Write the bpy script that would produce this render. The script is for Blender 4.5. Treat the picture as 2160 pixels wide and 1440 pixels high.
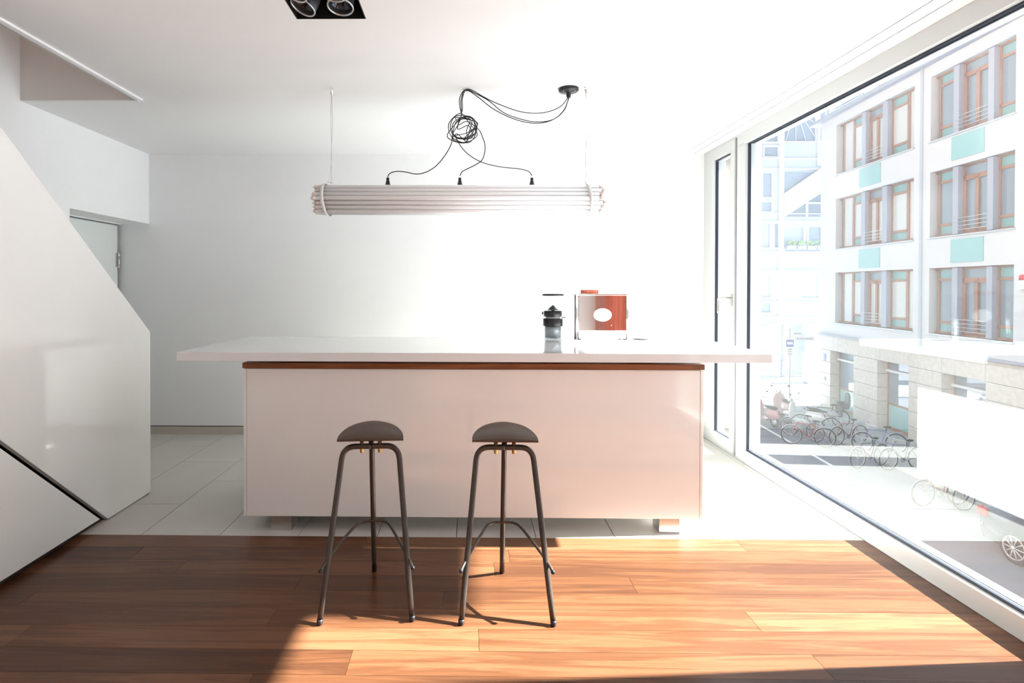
import bpy, bmesh, math, random
from mathutils import Vector, Matrix
for o in list(bpy.data.objects): bpy.data.objects.remove(o)
C = bpy.context.scene.collection
S = bpy.context.scene
PI = math.pi
random.seed(7)

# ------------------------------------------------------------------ camera
H, F, CX, CY = 1.38, 1200.0, 975.3, 615.8
YAW, PITCH, ROLL = .0121, .0086, .0022
def _cam():
    B = Matrix(((1,0,0),(0,0,-1),(0,1,0)))
    c,s = math.cos(YAW), math.sin(YAW);  Y = Matrix(((c,s,0),(-s,c,0),(0,0,1)))
    c,s = math.cos(PITCH), math.sin(PITCH); P = Matrix(((1,0,0),(0,c,-s),(0,s,c)))
    c,s = math.cos(ROLL), math.sin(ROLL); Q = Matrix(((c,-s,0),(s,c,0),(0,0,1)))
    return Q @ P @ B @ Y
M = _cam(); MT = M.transposed()
cd = bpy.data.cameras.new('camera'); cam = bpy.data.objects.new('camera', cd); C.objects.link(cam)
cam.matrix_world = Matrix(((M[0][0],-M[1][0],-M[2][0],0),(M[0][1],-M[1][1],-M[2][1],0),(M[0][2],-M[1][2],-M[2][2],H),(0,0,0,1)))
cd.sensor_width = 36; cd.lens = 36*F/2160; cd.shift_x = (1080-CX)/2160; cd.shift_y = (CY-720)/2160
cd.clip_start = .02; cd.clip_end = 500
S.camera = cam
def at(u, v, axis, d):
    """point where the sight line through photo pixel (u, v) meets the plane x/y/z = d"""
    r = MT @ Vector(((u-CX)/F, (v-CY)/F, 1)); o = Vector((0,0,H))
    i = 'xyz'.index(axis); return o + r*((d-o[i])/r[i])

# ------------------------------------------------------------------ light
w = bpy.data.worlds.new('sky'); S.world = w; w.use_nodes = True
nt = w.node_tree; bg = nt.nodes['Background']
tc = nt.nodes.new('ShaderNodeTexCoord'); sx = nt.nodes.new('ShaderNodeSeparateXYZ'); cr = nt.nodes.new('ShaderNodeValToRGB')
nt.links.new(tc.outputs['Generated'], sx.inputs[0]); nt.links.new(sx.outputs['Z'], cr.inputs[0]); nt.links.new(cr.outputs[0], bg.inputs[0])
cr.color_ramp.elements[0].position = 0; cr.color_ramp.elements[0].color = (.90,.96,1,1)
cr.color_ramp.elements[1].position = .9; cr.color_ramp.elements[1].color = (.62,.78,1,1)
bg.inputs[1].default_value = 1.3
sl = bpy.data.lights.new('sun', 'SUN'); sl.energy = 70; sl.angle = math.radians(.9); sl.color = (1,.985,.965)
sun = bpy.data.objects.new('sun', sl); C.objects.link(sun)
K = 1.187; SY = .07                                   # horizontal run of the rays per metre of fall, and their drift towards the camera
sun.rotation_euler = Vector((-K, -K*SY, -1)).to_track_quat('-Z','Y').to_euler(); sun.location = (8,3,8)
S.view_settings.view_transform = 'Standard'; S.view_settings.look = 'None'
S.view_settings.exposure = -0.1; S.view_settings.gamma = 1; S.view_settings.use_curve_mapping = False

# ------------------------------------------------------------------ materials
def mat(name, col, rough=.5, metal=0, coat=0, spec=.5, noise=0, nscale=8, bump=0, bscale=60, emit=None, trans=0, ior=1.45):
    m = bpy.data.materials.new(name); m.use_nodes = True; t = m.node_tree; b = t.nodes['Principled BSDF']
    b.inputs['Base Color'].default_value = (*col,1); b.inputs['Roughness'].default_value = rough; b.inputs['Metallic'].default_value = metal
    b.inputs['Coat Weight'].default_value = coat; b.inputs['Coat Roughness'].default_value = .02; b.inputs['Specular IOR Level'].default_value = spec
    b.inputs['Transmission Weight'].default_value = trans; b.inputs['IOR'].default_value = ior
    if emit: b.inputs['Emission Color'].default_value = (*col,1); b.inputs['Emission Strength'].default_value = emit
    co = t.nodes.new('ShaderNodeTexCoord')
    n = t.nodes.new('ShaderNodeTexNoise'); n.inputs['Scale'].default_value = nscale; n.inputs['Detail'].default_value = 4
    t.links.new(co.outputs['Object'], n.inputs['Vector'])
    mx = t.nodes.new('ShaderNodeMix'); mx.data_type = 'RGBA'; a = noise or .015
    mx.inputs[6].default_value = (*[c*(1-a) for c in col],1); mx.inputs[7].default_value = (*[min(1,c*(1+a)) for c in col],1)
    t.links.new(n.outputs['Fac'], mx.inputs[0]); t.links.new(mx.outputs[2], b.inputs['Base Color'])
    if bump:
        n2 = t.nodes.new('ShaderNodeTexNoise'); n2.inputs['Scale'].default_value = bscale; n2.inputs['Detail'].default_value = 3
        t.links.new(co.outputs['Object'], n2.inputs['Vector'])
        bp = t.nodes.new('ShaderNodeBump'); bp.inputs['Strength'].default_value = bump; bp.inputs['Distance'].default_value = .01
        t.links.new(n2.outputs['Fac'], bp.inputs['Height']); t.links.new(bp.outputs[0], b.inputs['Normal'])
    return m
def wood(name, stops, rough=.3, sc=(1.1,14,14), coat=0, along='x', rnd=.5):
    m = bpy.data.materials.new(name); m.use_nodes = True; t = m.node_tree; b = t.nodes['Principled BSDF']; L = t.links.new; N = t.nodes.new
    b.inputs['Roughness'].default_value = rough; b.inputs['Specular IOR Level'].default_value = .32; b.inputs['Coat Weight'].default_value = coat; b.inputs['Coat Roughness'].default_value = .1
    co = N('ShaderNodeTexCoord'); oi = N('ShaderNodeObjectInfo')
    ml = N('ShaderNodeMath'); ml.operation = 'MULTIPLY'; ml.inputs[1].default_value = 37.0; L(oi.outputs['Random'], ml.inputs[0])
    cb = N('ShaderNodeCombineXYZ'); [L(ml.outputs[0], cb.inputs[i]) for i in range(3)]
    ad = N('ShaderNodeVectorMath'); ad.operation = 'ADD'; L(co.outputs['Object'], ad.inputs[0]); L(cb.outputs[0], ad.inputs[1])
    mp = N('ShaderNodeMapping'); mp.inputs['Scale'].default_value = sc; L(ad.outputs[0], mp.inputs[0])
    n1 = N('ShaderNodeTexNoise'); n1.inputs['Scale'].default_value = 1.0; n1.inputs['Detail'].default_value = 6; n1.inputs['Distortion'].default_value = .9; n1.inputs['Roughness'].default_value = .62
    L(mp.outputs[0], n1.inputs['Vector'])
    mp2 = N('ShaderNodeMapping'); mp2.inputs['Scale'].default_value = tuple(c*(9 if c > 5 else 3) for c in sc); L(ad.outputs[0], mp2.inputs[0])
    n2 = N('ShaderNodeTexNoise'); n2.inputs['Scale'].default_value = 1.0; n2.inputs['Detail'].default_value = 3; L(mp2.outputs[0], n2.inputs['Vector'])
    # contour lines of a slow noise give the flame figure of the grain
    m3 = N('ShaderNodeMath'); m3.operation = 'MULTIPLY'; m3.inputs[1].default_value = 9; L(n1.outputs['Fac'], m3.inputs[0])
    fr = N('ShaderNodeMath'); fr.operation = 'PINGPONG'; fr.inputs[1].default_value = 1; L(m3.outputs[0], fr.inputs[0])
    a1 = N('ShaderNodeMath'); a1.operation = 'MULTIPLY_ADD'; a1.inputs[1].default_value = .15; L(fr.outputs[0], a1.inputs[0]); 
    a0 = N('ShaderNodeMath'); a0.operation = 'MULTIPLY'; a0.inputs[1].default_value = .52; L(n1.outputs['Fac'], a0.inputs[0]); L(a0.outputs[0], a1.inputs[2])
    a2 = N('ShaderNodeMath'); a2.operation = 'MULTIPLY_ADD'; a2.inputs[1].default_value = .17; L(n2.outputs['Fac'], a2.inputs[0]); L(a1.outputs[0], a2.inputs[2])
    a3 = N('ShaderNodeMath'); a3.operation = 'MULTIPLY_ADD'; a3.inputs[1].default_value = rnd; L(oi.outputs['Random'], a3.inputs[0]); L(a2.outputs[0], a3.inputs[2])
    a4 = N('ShaderNodeMath'); a4.operation = 'SUBTRACT'; a4.inputs[1].default_value = rnd*.5; L(a3.outputs[0], a4.inputs[0])
    r = N('ShaderNodeValToRGB'); e = r.color_ramp.elements
    e[0].position, e[0].color = stops[0][0], (*stops[0][1],1); e[1].position, e[1].color = stops[-1][0], (*stops[-1][1],1)
    for p,c in stops[1:-1]: q = e.new(p); q.color = (*c,1)
    L(a4.outputs[0], r.inputs[0])
    # scattered small knots
    if along == 'x':
        mk = N('ShaderNodeMapping'); mk.inputs['Scale'].default_value = (1.5,4.2,4.2); L(ad.outputs[0], mk.inputs[0])
        vo = N('ShaderNodeTexVoronoi'); vo.inputs['Scale'].default_value = 1.0; L(mk.outputs[0], vo.inputs['Vector'])
        kr = N('ShaderNodeMapRange'); kr.inputs[1].default_value = .03; kr.inputs[2].default_value = .085; kr.inputs[3].default_value = .55; kr.inputs[4].default_value = 0; L(vo.outputs['Distance'], kr.inputs[0])
        km = N('ShaderNodeMix'); km.data_type = 'RGBA'; L(kr.outputs[0], km.inputs[0]); L(r.outputs[0], km.inputs[6]); km.inputs[7].default_value = (*stops[0][1],1)
        L(km.outputs[2], b.inputs['Base Color'])
    else: L(r.outputs[0], b.inputs['Base Color'])
    bp = N('ShaderNodeBump'); bp.inputs['Strength'].default_value = .06; bp.inputs['Distance'].default_value = .004; L(n2.outputs['Fac'], bp.inputs['Height']); L(bp.outputs[0], b.inputs['Normal'])
    return m
def pane_mat(name, f0=.10, veil=.02, tint=(.95,.985,.98)):
    m = bpy.data.materials.new(name); m.use_nodes = True; t = m.node_tree; N = t.nodes.new; L = t.links.new
    for n in list(t.nodes): t.nodes.remove(n)
    out = N('ShaderNodeOutputMaterial'); tr = N('ShaderNodeBsdfTransparent'); tr.inputs[0].default_value = (*tint,1)
    gl = N('ShaderNodeBsdfGlossy'); gl.inputs['Roughness'].default_value = 0.0; gl.inputs[0].default_value = (1,1,1,1)
    g = N('ShaderNodeNewGeometry'); d = N('ShaderNodeVectorMath'); d.operation = 'DOT_PRODUCT'; L(g.outputs['Normal'], d.inputs[0]); L(g.outputs['Incoming'], d.inputs[1])
    ab = N('ShaderNodeMath'); ab.operation = 'ABSOLUTE'; L(d.outputs['Value'], ab.inputs[0])
    s1 = N('ShaderNodeMath'); s1.operation = 'SUBTRACT'; s1.inputs[0].default_value = 1; L(ab.outputs[0], s1.inputs[1])
    p5 = N('ShaderNodeMath'); p5.operation = 'POWER'; p5.inputs[1].default_value = 5; L(s1.outputs[0], p5.inputs[0])
    mr = N('ShaderNodeMath'); mr.operation = 'MULTIPLY_ADD'; mr.inputs[1].default_value = 1-f0; mr.inputs[2].default_value = f0; L(p5.outputs[0], mr.inputs[0])
    mx = N('ShaderNodeMixShader'); L(mr.outputs[0], mx.inputs[0]); L(tr.outputs[0], mx.inputs[1]); L(gl.outputs[0], mx.inputs[2])
    tl = N('ShaderNodeBsdfTranslucent'); tl.inputs[0].default_value = (1,1,1,1)
    no = N('ShaderNodeTexNoise'); no.inputs['Scale'].default_value = 1.5; co = N('ShaderNodeTexCoord'); L(co.outputs['Object'], no.inputs['Vector'])
    dm = N('ShaderNodeMath'); dm.operation = 'MULTIPLY'; dm.inputs[1].default_value = veil*2; L(no.outputs['Fac'], dm.inputs[0])  # faint haze mixed in, standing in for lens glare
    m2 = N('ShaderNodeMixShader'); L(dm.outputs[0], m2.inputs[0]); L(mx.outputs[0], m2.inputs[1]); L(tl.outputs[0], m2.inputs[2])
    L(m2.outputs[0], out.inputs[0]); return m

WHITE = mat('wall_paint', (.90,.905,.91), .6, bump=.02, bscale=120)
CEIL = mat('ceiling_paint', (.83,.83,.835), .6)
BEIGE = mat('stairwell_shaded', (.72,.68,.62), .7)  # beige base colour takes in the shade of the unlit stairwell
LACQ = mat('white_lacquer', (.84,.835,.82), .08, coat=.6)
ISL = mat('island_lacquer', (.89,.87,.85), .10, coat=.5)
EDGE = mat('lacquer_edge', (.66,.62,.59), .4)
TOP = mat('white_stone_top', (.80,.80,.805), .07, coat=.4)
DARK = mat('dark_recess', (.03,.024,.022), .7)
BLACK = mat('black_plastic', (.012,.012,.015), .35)
GASK = mat('black_gasket', (.015,.02,.035), .5)
ALU = mat('white_aluminium', (.58,.585,.58), .35)
STEEL = mat('brushed_steel', (.55,.54,.53), .3, metal=1)
CHROME = mat('chrome', (.9,.9,.9), .03, metal=1)
BRASS = mat('brass', (.62,.45,.20), .28, metal=1)
BRONZE = mat('bronze_coated_steel', (.060,.047,.040), .34, metal=.35, spec=.6)
SEATM = mat('bronze_seat', (.075,.046,.032), .36, metal=.15, spec=.35)
TILE = mat('cream_stone_tile', (.58,.555,.52), .38, noise=.05, nscale=5, bump=.02)
GROUT = mat('grout', (.22,.21,.19), .9)
SKIRT = mat('stone_skirting', (.55,.51,.45), .5, noise=.05)
DOORM = mat('door_paint', (.80,.83,.81), .4)
WALNUT = wood('walnut_planks', [(.05,(.033,.012,.0065)),(.35,(.088,.034,.0145)),(.55,(.145,.060,.028)),(.9,(.25,.12,.058))], .33, sc=(.9,15,15), rnd=.30)
STRIPW = wood('walnut_strip', [(.1,(.10,.03,.012)),(.5,(.27,.095,.035)),(.9,(.38,.15,.06))], .35, sc=(2,30,30), rnd=.1)
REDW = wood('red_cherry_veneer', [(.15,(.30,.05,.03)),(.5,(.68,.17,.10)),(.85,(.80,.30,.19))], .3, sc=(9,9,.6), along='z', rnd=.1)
STEPM = wood('dark_step_wood', [(.1,(.02,.01,.008)),(.9,(.09,.045,.03))], .5, sc=(8,1,8), along='y')
TUBEM = mat('opal_tube_glass', (.92,.93,.94), .12, coat=.5)
STRAPM = mat('translucent_strap', (.80,.79,.77), .35)
GLASS = pane_mat('window_glass',.042,.0025,(.93,.965,.96))
CLEAR = pane_mat('clear_plastic', .05, .01, (.93,.95,.96))
RUBBER = mat('tyre_rubber', (.03,.03,.035), .8)
# outside
RENDER = mat('white_render', (.60,.62,.65), .9, noise=.02, nscale=1)
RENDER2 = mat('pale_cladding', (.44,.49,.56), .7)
STONE = mat('travertine', (.56,.53,.50), .8, noise=.22, nscale=6, bump=.3, bscale=14)
TIMB = mat('brown_window_timber', (.34,.20,.155), .5)
GREYM = mat('grey_metal', (.36,.39,.47), .5)
OGL = mat('office_glass', (.20,.25,.31), .04, coat=1, spec=1)
OGL2 = mat('office_glass_light', (.52,.54,.54), .06, coat=1, spec=1)
TEAL = mat('teal_glass', (.29,.50,.52), .15, coat=.3)
TEAL2 = mat('teal_transom_glass', (.20,.36,.38), .08, coat=.6)
WFRAME = mat('white_window_frame', (.62,.64,.67), .5)
ROAD = mat('asphalt', (.20,.21,.25), .9, noise=.12, nscale=2, bump=.2)
PAVE = mat('pavement', (.42,.44,.45), .9, noise=.1, nscale=1.5)
KERB = mat('kerb_stone', (.5,.49,.47), .9)
LINE = mat('road_line', (.8,.8,.8), .8)
RAILM = mat('rail_metal', (.6,.62,.66), .4, metal=.6)
RUFT = mat('zinc_roof', (.38,.41,.50), .6)
LEAF = mat('leaf_green', (.30,.42,.20), .8, noise=.3)

# ------------------------------------------------------------------ mesh helpers
class MB:
    def __init__(s): s.v=[]; s.f=[]; s.sm=[]
    def add(s, vs, fs, smooth=False, mtx=None):
        n=len(s.v); s.v += [tuple(mtx@Vector(p)) if mtx else tuple(p) for p in vs]
        s.f += [tuple(i+n for i in f) for f in fs]; s.sm += [smooth]*len(fs); return s
    def box(s,x0,x1,y0,y1,z0,z1,mtx=None):
        x0,x1=sorted((x0,x1)); y0,y1=sorted((y0,y1)); z0,z1=sorted((z0,z1))
        return s.add([(x0,y0,z0),(x1,y0,z0),(x1,y1,z0),(x0,y1,z0),(x0,y0,z1),(x1,y0,z1),(x1,y1,z1),(x0,y1,z1)],
            [(0,3,2,1),(4,5,6,7),(0,1,5,4),(1,2,6,5),(2,3,7,6),(3,0,4,7)],False,mtx)
    def prism(s, poly, axis, a, b):
        """poly: CCW 2-D outline; axis x:(y,z) y:(x,z) z:(x,y)"""
        def p(q,t): return {'x':(t,q[0],q[1]),'y':(q[0],t,q[1]),'z':(q[0],q[1],t)}[axis]
        n=len(poly); vs=[p(q,a) for q in poly]+[p(q,b) for q in poly]
        fs=[tuple(range(n))[::-1],tuple(range(n,2*n))]+[(i,(i+1)%n,n+(i+1)%n,n+i) for i in range(n)]
        return s.add(vs,fs)
    def tube(s, pts, r, n=10, closed=False, caps=True, rs=None):
        pts=[Vector(p) for p in pts]; m=len(pts); vs=[]; fs=[]
        up=None
        for i,p in enumerate(pts):
            if closed: d=(pts[(i+1)%m]-pts[i-1]).normalized()
            else: d=(pts[min(i+1,m-1)]-pts[max(i-1,0)]).normalized()
            if up is None:
                up=Vector((0,0,1)) if abs(d.z)<.9 else Vector((1,0,0))
            a=(up-d*up.dot(d)); a=a.normalized() if a.length>1e-6 else d.orthogonal().normalized()
            up=a; b=d.cross(a); rr=rs[i] if rs else r
            for k in range(n):
                t=2*PI*k/n; vs.append(p+a*rr*math.cos(t)+b*rr*math.sin(t))
        seg=m if closed else m-1
        for i in range(seg):
            j=(i+1)%m
            for k in range(n): fs.append((i*n+k,i*n+(k+1)%n,j*n+(k+1)%n,j*n+k))
        s.add(vs,fs,True)
        if caps and not closed:
            b=len(s.v)-m*n
            s.f += [tuple(b+k for k in range(n))[::-1], tuple(b+(m-1)*n+k for k in range(n))]; s.sm += [False,False]
        return s
    def lathe(s, prof, n=24, c=(0,0,0), mtx=None, smooth=True, cap=True):
        vs=[]; fs=[]; m=len(prof)
        for r,z in prof:
            for k in range(n):
                t=2*PI*k/n; vs.append((c[0]+r*math.cos(t),c[1]+r*math.sin(t),c[2]+z))
        for i in range(m-1):
            for k in range(n): fs.append((i*n+k,i*n+(k+1)%n,(i+1)*n+(k+1)%n,(i+1)*n+k))
        s.add(vs,fs,smooth,mtx)
        b=len(s.v)-m*n
        if not cap: return s
        if prof[0][0]>1e-5: s.f.append(tuple(b+k for k in range(n))[::-1]); s.sm.append(False)
        if prof[-1][0]>1e-5: s.f.append(tuple(b+(m-1)*n+k for k in range(n))); s.sm.append(False)
        return s
    def ball(s, c, r, n=12, sc=(1,1,1)):
        m=n//2; vs=[]; fs=[]
        for i in range(m+1):
            p=PI*i/m
            for k in range(n):
                t=2*PI*k/n; vs.append((c[0]+r*sc[0]*math.sin(p)*math.cos(t),c[1]+r*sc[1]*math.sin(p)*math.sin(t),c[2]-r*sc[2]*math.cos(p)))
        for i in range(m):
            for k in range(n): fs.append((i*n+k,i*n+(k+1)%n,(i+1)*n+(k+1)%n,(i+1)*n+k))
        return s.add(vs,fs,True)
    def mesh(s, name, m, off=(0,0,0)):
        me=bpy.data.meshes.new(name); ox,oy,oz=off
        me.from_pydata([(a-ox,b-oy,c-oz) for a,b,c in s.v],[],s.f); me.update()
        me.polygons.foreach_set('use_smooth', s.sm); me.materials.append(m); return me
    def build(s, name, m, parent=None, bevel=0, label=None, world=True):
        off=ORG.get(parent.name,(0,0,0)) if (parent is not None and world) else (0,0,0)
        o=bpy.data.objects.new(name, s.mesh(name,m,off)); C.objects.link(o)
        if parent is not None: o.parent=parent; ORG[o.name]=off
        if bevel:
            md=o.modifiers.new('bevel','BEVEL'); md.width=bevel; md.segments=2; md.limit_method='ANGLE'; md.angle_limit=math.radians(40)
        if label: o['label']=label
        return o
ORG = {}
def thing(name, label, cat, loc=(0,0,0), rz=0, group=None):
    o=bpy.data.objects.new(name,None); C.objects.link(o); o.location=loc; o.rotation_euler=(0,0,rz); o.empty_display_size=.1
    o['label']=label; o['category']=cat
    if group: o['group']=group
    ORG[o.name]=tuple(loc) if not rz else (0,0,0)
    return o
def tag(o,label,cat,group=None):
    o['label']=label; o['category']=cat
    if group: o['group']=group
    return o
def struct(o,label=None):
    o['kind']='structure'
    if label: o['label']=label
    return o
def inst(name, me, loc, parent, rot=None):
    o=bpy.data.objects.new(name,me); C.objects.link(o); o.parent=parent; o.location=loc
    if rot: o.rotation_euler=rot
    return o
def copy_tree(o, parent=None):
    c=o.copy(); C.objects.link(c); c.parent=parent
    for ch in [k for k in o.children]: copy_tree(ch,c)
    return c
def spline(P, n=8, closed=False):
    P=[Vector(p) for p in P]; out=[]; m=len(P)
    for i in range(m if closed else m-1):
        if closed: a,b,c,d=P[i-1],P[i],P[(i+1)%m],P[(i+2)%m]
        else: a,b,c,d=P[max(i-1,0)],P[i],P[i+1],P[min(i+2,m-1)]
        for k in range(n):
            t=k/n; out.append(.5*((2*b)+(c-a)*t+(2*a-5*b+4*c-d)*t*t+(3*b-a-3*c+d)*t**3))
    if not closed: out.append(P[-1])
    return out
def holed(mb, a0,a1,b0,b1, holes, put):
    """cover the rectangle a×b with boxes, leaving the holes open; put(mb,a0,a1,b0,b1)"""
    A=sorted({a0,a1,*[h[0] for h in holes],*[h[1] for h in holes]}); B=sorted({b0,b1,*[h[2] for h in holes],*[h[3] for h in holes]})
    for i in range(len(A)-1):
        run=None
        for j in range(len(B)-1):
            ca,cb=(A[i]+A[i+1])/2,(B[j]+B[j+1])/2
            if A[i]<a0-1e-6 or A[i+1]>a1+1e-6 or B[j]<b0-1e-6 or B[j+1]>b1+1e-6: solid=False
            else: solid=not any(h[0]<ca<h[1] and h[2]<cb<h[3] for h in holes)
            if solid: run=[B[j],B[j+1]] if run is None else [run[0],B[j+1]]
            if run and (not solid or j==len(B)-2): put(mb,A[i],A[i+1],run[0],run[1]); run=None
    return mb

# ------------------------------------------------------------------ the room
CE=2.615; YB=5.287; XW=2.165; XG=2.195; YW=2.08; YR=-2.0; XL=-2.994; XD=-3.259; YT=3.127; XS=-2.131
fl=struct(MB().box(-3.35,2.30,YR-.1,YB+.1,-.30,-.018).build('floor',GROUT))
# walnut planks, laid along x
PW=.14; row=0; y=YT
fixed={1:[-1.72],2:[-1.42],4:[-1.95]}
while y>YR:
    y0=max(y-PW,YR); x=-3.0
    xs=[-3.0]
    cuts=fixed.get(row)
    x=-3.0+random.uniform(.3,1.9) if not cuts else cuts[0]
    while x<1.95: xs.append(x); x+=random.uniform(1.5,2.3)
    xs.append(XW)
    for a,b in zip(xs,xs[1:]):
        me=MB().box(-(b-a)/2+.0008,(b-a)/2-.0008,-(y-y0)/2+.0006,(y-y0)/2-.0006,-.018,0).mesh('plank',WALNUT)
        inst('plank',me,((a+b)/2,(y+y0)/2,0),fl)
    y-=PW; row+=1
# cream tiles beyond the planks
TW=.4385; TL=.866; c=-1; x=-2.26-TW*3
ci=0
while x<XW:
    x0=max(x,XD+.0); x1=min(x+TW,XW)
    if x1-x0>.02:
        off=TL/2 if ci%2==0 else 0
        ys=[YT]+[yy for yy in [3.577-TL+off+TL*k for k in range(-1,6)] if YT+.03<yy<YB-.03]+[YB]
        for a,b in zip(ys,ys[1:]):
            me=MB().box(x0+.002,x1-.002,a+.002,b-.002,-.018,0).mesh('tile',TILE)
            o=inst('tile',me,(0,0,0),fl)
    x+=TW; ci+=1
# ceiling with the stair opening, two curtain slots and the spotlight recess
SP=(-.798,-.478,2.30,2.626)
cm=MB()
def putc(mb,a0,a1,b0,b1): mb.box(a0,a1,b0,b1,CE,CE+.16)
holed(cm,-3.35,2.30,YR-.1,YB+.1,[(-3.35,-2.19,YR-.1,3.766),(1.981,1.991,YR-.1,YB+.1),(2.065,2.075,YR-.1,YB+.1),SP],putc)
ce=struct(cm.build('ceiling',CEIL))
MB().box(1.97,2.085,YR-.1,YB+.1,CE+.16,CE+.18).build('slot_backing',DARK,ce)
struct(MB().box(-2.195,-2.155,YR,3.74,CE-.012,CE).box(-2.20,-2.19,YR,3.764,CE-.012,CE+.2).build('trim_1',WHITE),'white edge strip along the stair opening')
# walls
struct(MB().box(-3.35,2.34,YB,YB+.12,.078,CE+.16).box(-3.35,2.34,YB+.02,YB+.12,0,.078).build('wall_back',WHITE))
struct(MB().box(XD,XW,YB-.004,YB+.02,0,.070).build('baseboard_back',SKIRT),'cream stone skirting flush under the wall')
MB().box(XD,XW,YB+.003,YB+.02,.070,.0782).build('gap_shade_strip',DARK)['kind']='structure'  # dark strip painted as the shade in the gap above the skirting
wl=MB()
wl.box(XL-.4,XL,YR,4.231,0,CE); wl.box(XD-.30,XD-.12,4.1,YB+.1,0,CE)
wl.box(XD-.001-.12,XL,4.231,YB,1.965,CE)           # bulkhead over the door
wl.box(XD-.12,XD,4.231,4.28,0,1.965)
wl.box(XD-.12,XD,4.28,YB,1.956,1.965)
wl.box(XL-.4,XL,YR,3.90,CE,4.6)                    # continues up the stairwell
struct(wl.build('wall_left',WHITE))
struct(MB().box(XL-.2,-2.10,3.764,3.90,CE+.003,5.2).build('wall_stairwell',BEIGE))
struct(MB().box(-3.35,2.34,YR-.12,YR,0,CE).build('wall_rear',WHITE))
struct(MB().box(XW,2.34,YR,-1.88,0,CE).box(XW,2.34,-.40,.32,0,CE).box(XW,2.34,-1.88,-.40,0,.094).box(XW,2.34,-1.88,-.40,2.524,CE).box(XW,2.34,1.95,YW,0,CE).box(XW,2.34,.32,1.95,0,.094).box(XW,2.34,.32,1.95,2.524,CE).build('wall_right',WHITE))
# door in the niche
d1=struct(MB().box(XD-.06,XD-.012,4.285,5.252,.008,1.945).build('door_1',DOORM),'pale flush door in the niche')
MB().box(XD-.08,XD-.02,5.254,5.262,0,1.952).build('door_gap',DARK,d1)
h=MB(); h.lathe([(0,1.543),(.011,1.543),(.011,1.585),(.0095,1.586),(.011,1.588),(.011,1.66),(.0095,1.661),(.011,1.663),(.011,1.703),(0,1.703)],14,(XD-.004,5.258,0))
h.box(XD-.012,XD-.008,5.225,5.258,1.56,1.69); h.build('hinge',STEEL,d1)

# ---------------------------------------------------------------- staircase at the left
st=thing('staircase','white lacquered staircase along the left wall with solid panel balustrade','staircase',(XS,3.3,0))
SLT=.8515; SLG=.877
def zt(y): return 1.076+(3.774-y)*SLT
def zg(y): return (3.327-y)*SLG
ytop=3.774-(CE-.02-1.076)/SLT
ygt=3.327-(CE-.02)/SLG
up=[(3.327,.006),(3.774,.006),(3.774,1.076),(ytop,CE-.02),(ygt,CE-.02)]
MB().prism(up,'x',XS-.03,XS).build('balustrade_panel',LACQ,st,.0015)
lo=[(YR+.02,.035),(3.252,.035),(ygt-.046,CE-.02),(YR+.02,CE-.02)]
MB().prism(lo,'x',XS-.03,XS).build('string_panel',LACQ,st,.0015)
MB().box(XS-.12,XS-.035,YR+.02,3.24,0,.04).build('plinth',DARK,st)
for k in range(14):
    y1=3.36-.2053*k; 
    MB().box(XL+.004,XS-.034,y1-.2053-.03,y1,.18*k+.0005,.18*(k+1)).build('step',STEPM,st)
MB().prism([(3.25,.03),(3.40,.03),(ygt+.12,CE-.03),(ygt-.05,CE-.03)],'x',XS-.075,XS-.034).build('gap_shade_back',STEPM,st)  # dark backing added so the slit between the panels reads as shade

# ---------------------------------------------------------------- window wall
wf=MB()
wf.box(XW,2.32,YW,YB,0,.004)
wf.box(XW,2.30,YW,4.642,.004,.094)          # sill rail
wf.box(XW,2.30,YW,4.642,2.518,CE)           # head rail
wf.box(XW,2.30,4.512,4.642,.094,2.524)      # post
wf.box(XW,2.30,YW-.0,YW+.05,.094,2.524)
w1=struct(wf.build('window_1',ALU,None,.002),'large fixed pane looking over the street')
g=MB()
for (a,b,c_,d_) in ((YW+.05,4.512,.094,.108),(YW+.05,4.512,2.509,2.518),(4.498,4.512,.108,2.51)): g.box(XG-.004,XG+.014,a,b,c_,d_)
g.build('gasket',GASK,w1)
MB().box(XG+.0145,XG+.022,YW+.05,4.510,.096,2.516).build('pane',GLASS,w1)
MB().box(XG+.022,XG+.03,YW+.05,4.492,2.506,2.518).box(XG+.022,XG+.03,YW+.05,4.492,.104,.110).build('spacer_bar',STEEL,w1)
wf=MB()
wf.box(XW,2.30,4.674,YB,.004,.0)            # sash on the left
wf=MB()
for (a,b,c_,d_) in ((4.674,5.262,.012,.106),(4.674,5.262,2.512,2.60),(4.674,4.748,.106,2.512),(5.100,5.262,.106,2.512)): wf.box(XW-.004,2.28,a,b,c_,d_)
w2=struct(wf.build('window_2',ALU,None,.002),'narrow tall casement beside the big pane')
MB().box(XW+.012,2.28,4.642,4.674,.012,2.60).build('shadow_gap',GASK,w2)
g=MB()
for (a,b,c_,d_) in ((4.748,5.10,.106,.110),(4.748,5.10,2.506,2.512),(5.093,5.10,.112,2.502),(4.748,4.752,.112,2.502)): g.box(XG-.004,XG+.02,a,b,c_,d_)
g.build('gasket',GASK,w2)
MB().box(XG+.01,XG+.02,4.75,5.098,.108,2.51).build('pane',GLASS,w2)
hd=MB(); hd.box(XW-.012,XW-.004,4.690,4.722,1.23,1.33); hd.tube(spline([(XW-.01,4.706,1.295),(XW-.05,4.706,1.295),(XW-.06,4.72,1.295),(XW-.06,4.80,1.295),(XW-.06,4.828,1.285),(XW-.06,4.833,1.26),(XW-.06,4.833,1.165)],4),.010,10)
hd.build('handle',STEEL,w2)
w3=struct(MB().box(XW,2.30,.32,.38,.094,2.524).box(XW,2.30,1.89,1.95,.094,2.524).box(XW,2.30,.38,1.89,.094,.13).box(XW,2.30,.38,1.89,2.49,2.524).build('window_fill_near',ALU),'unseen window added beside the camera for fill light')  # unseen opening added so sunlit floor bounces light onto the island front
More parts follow.
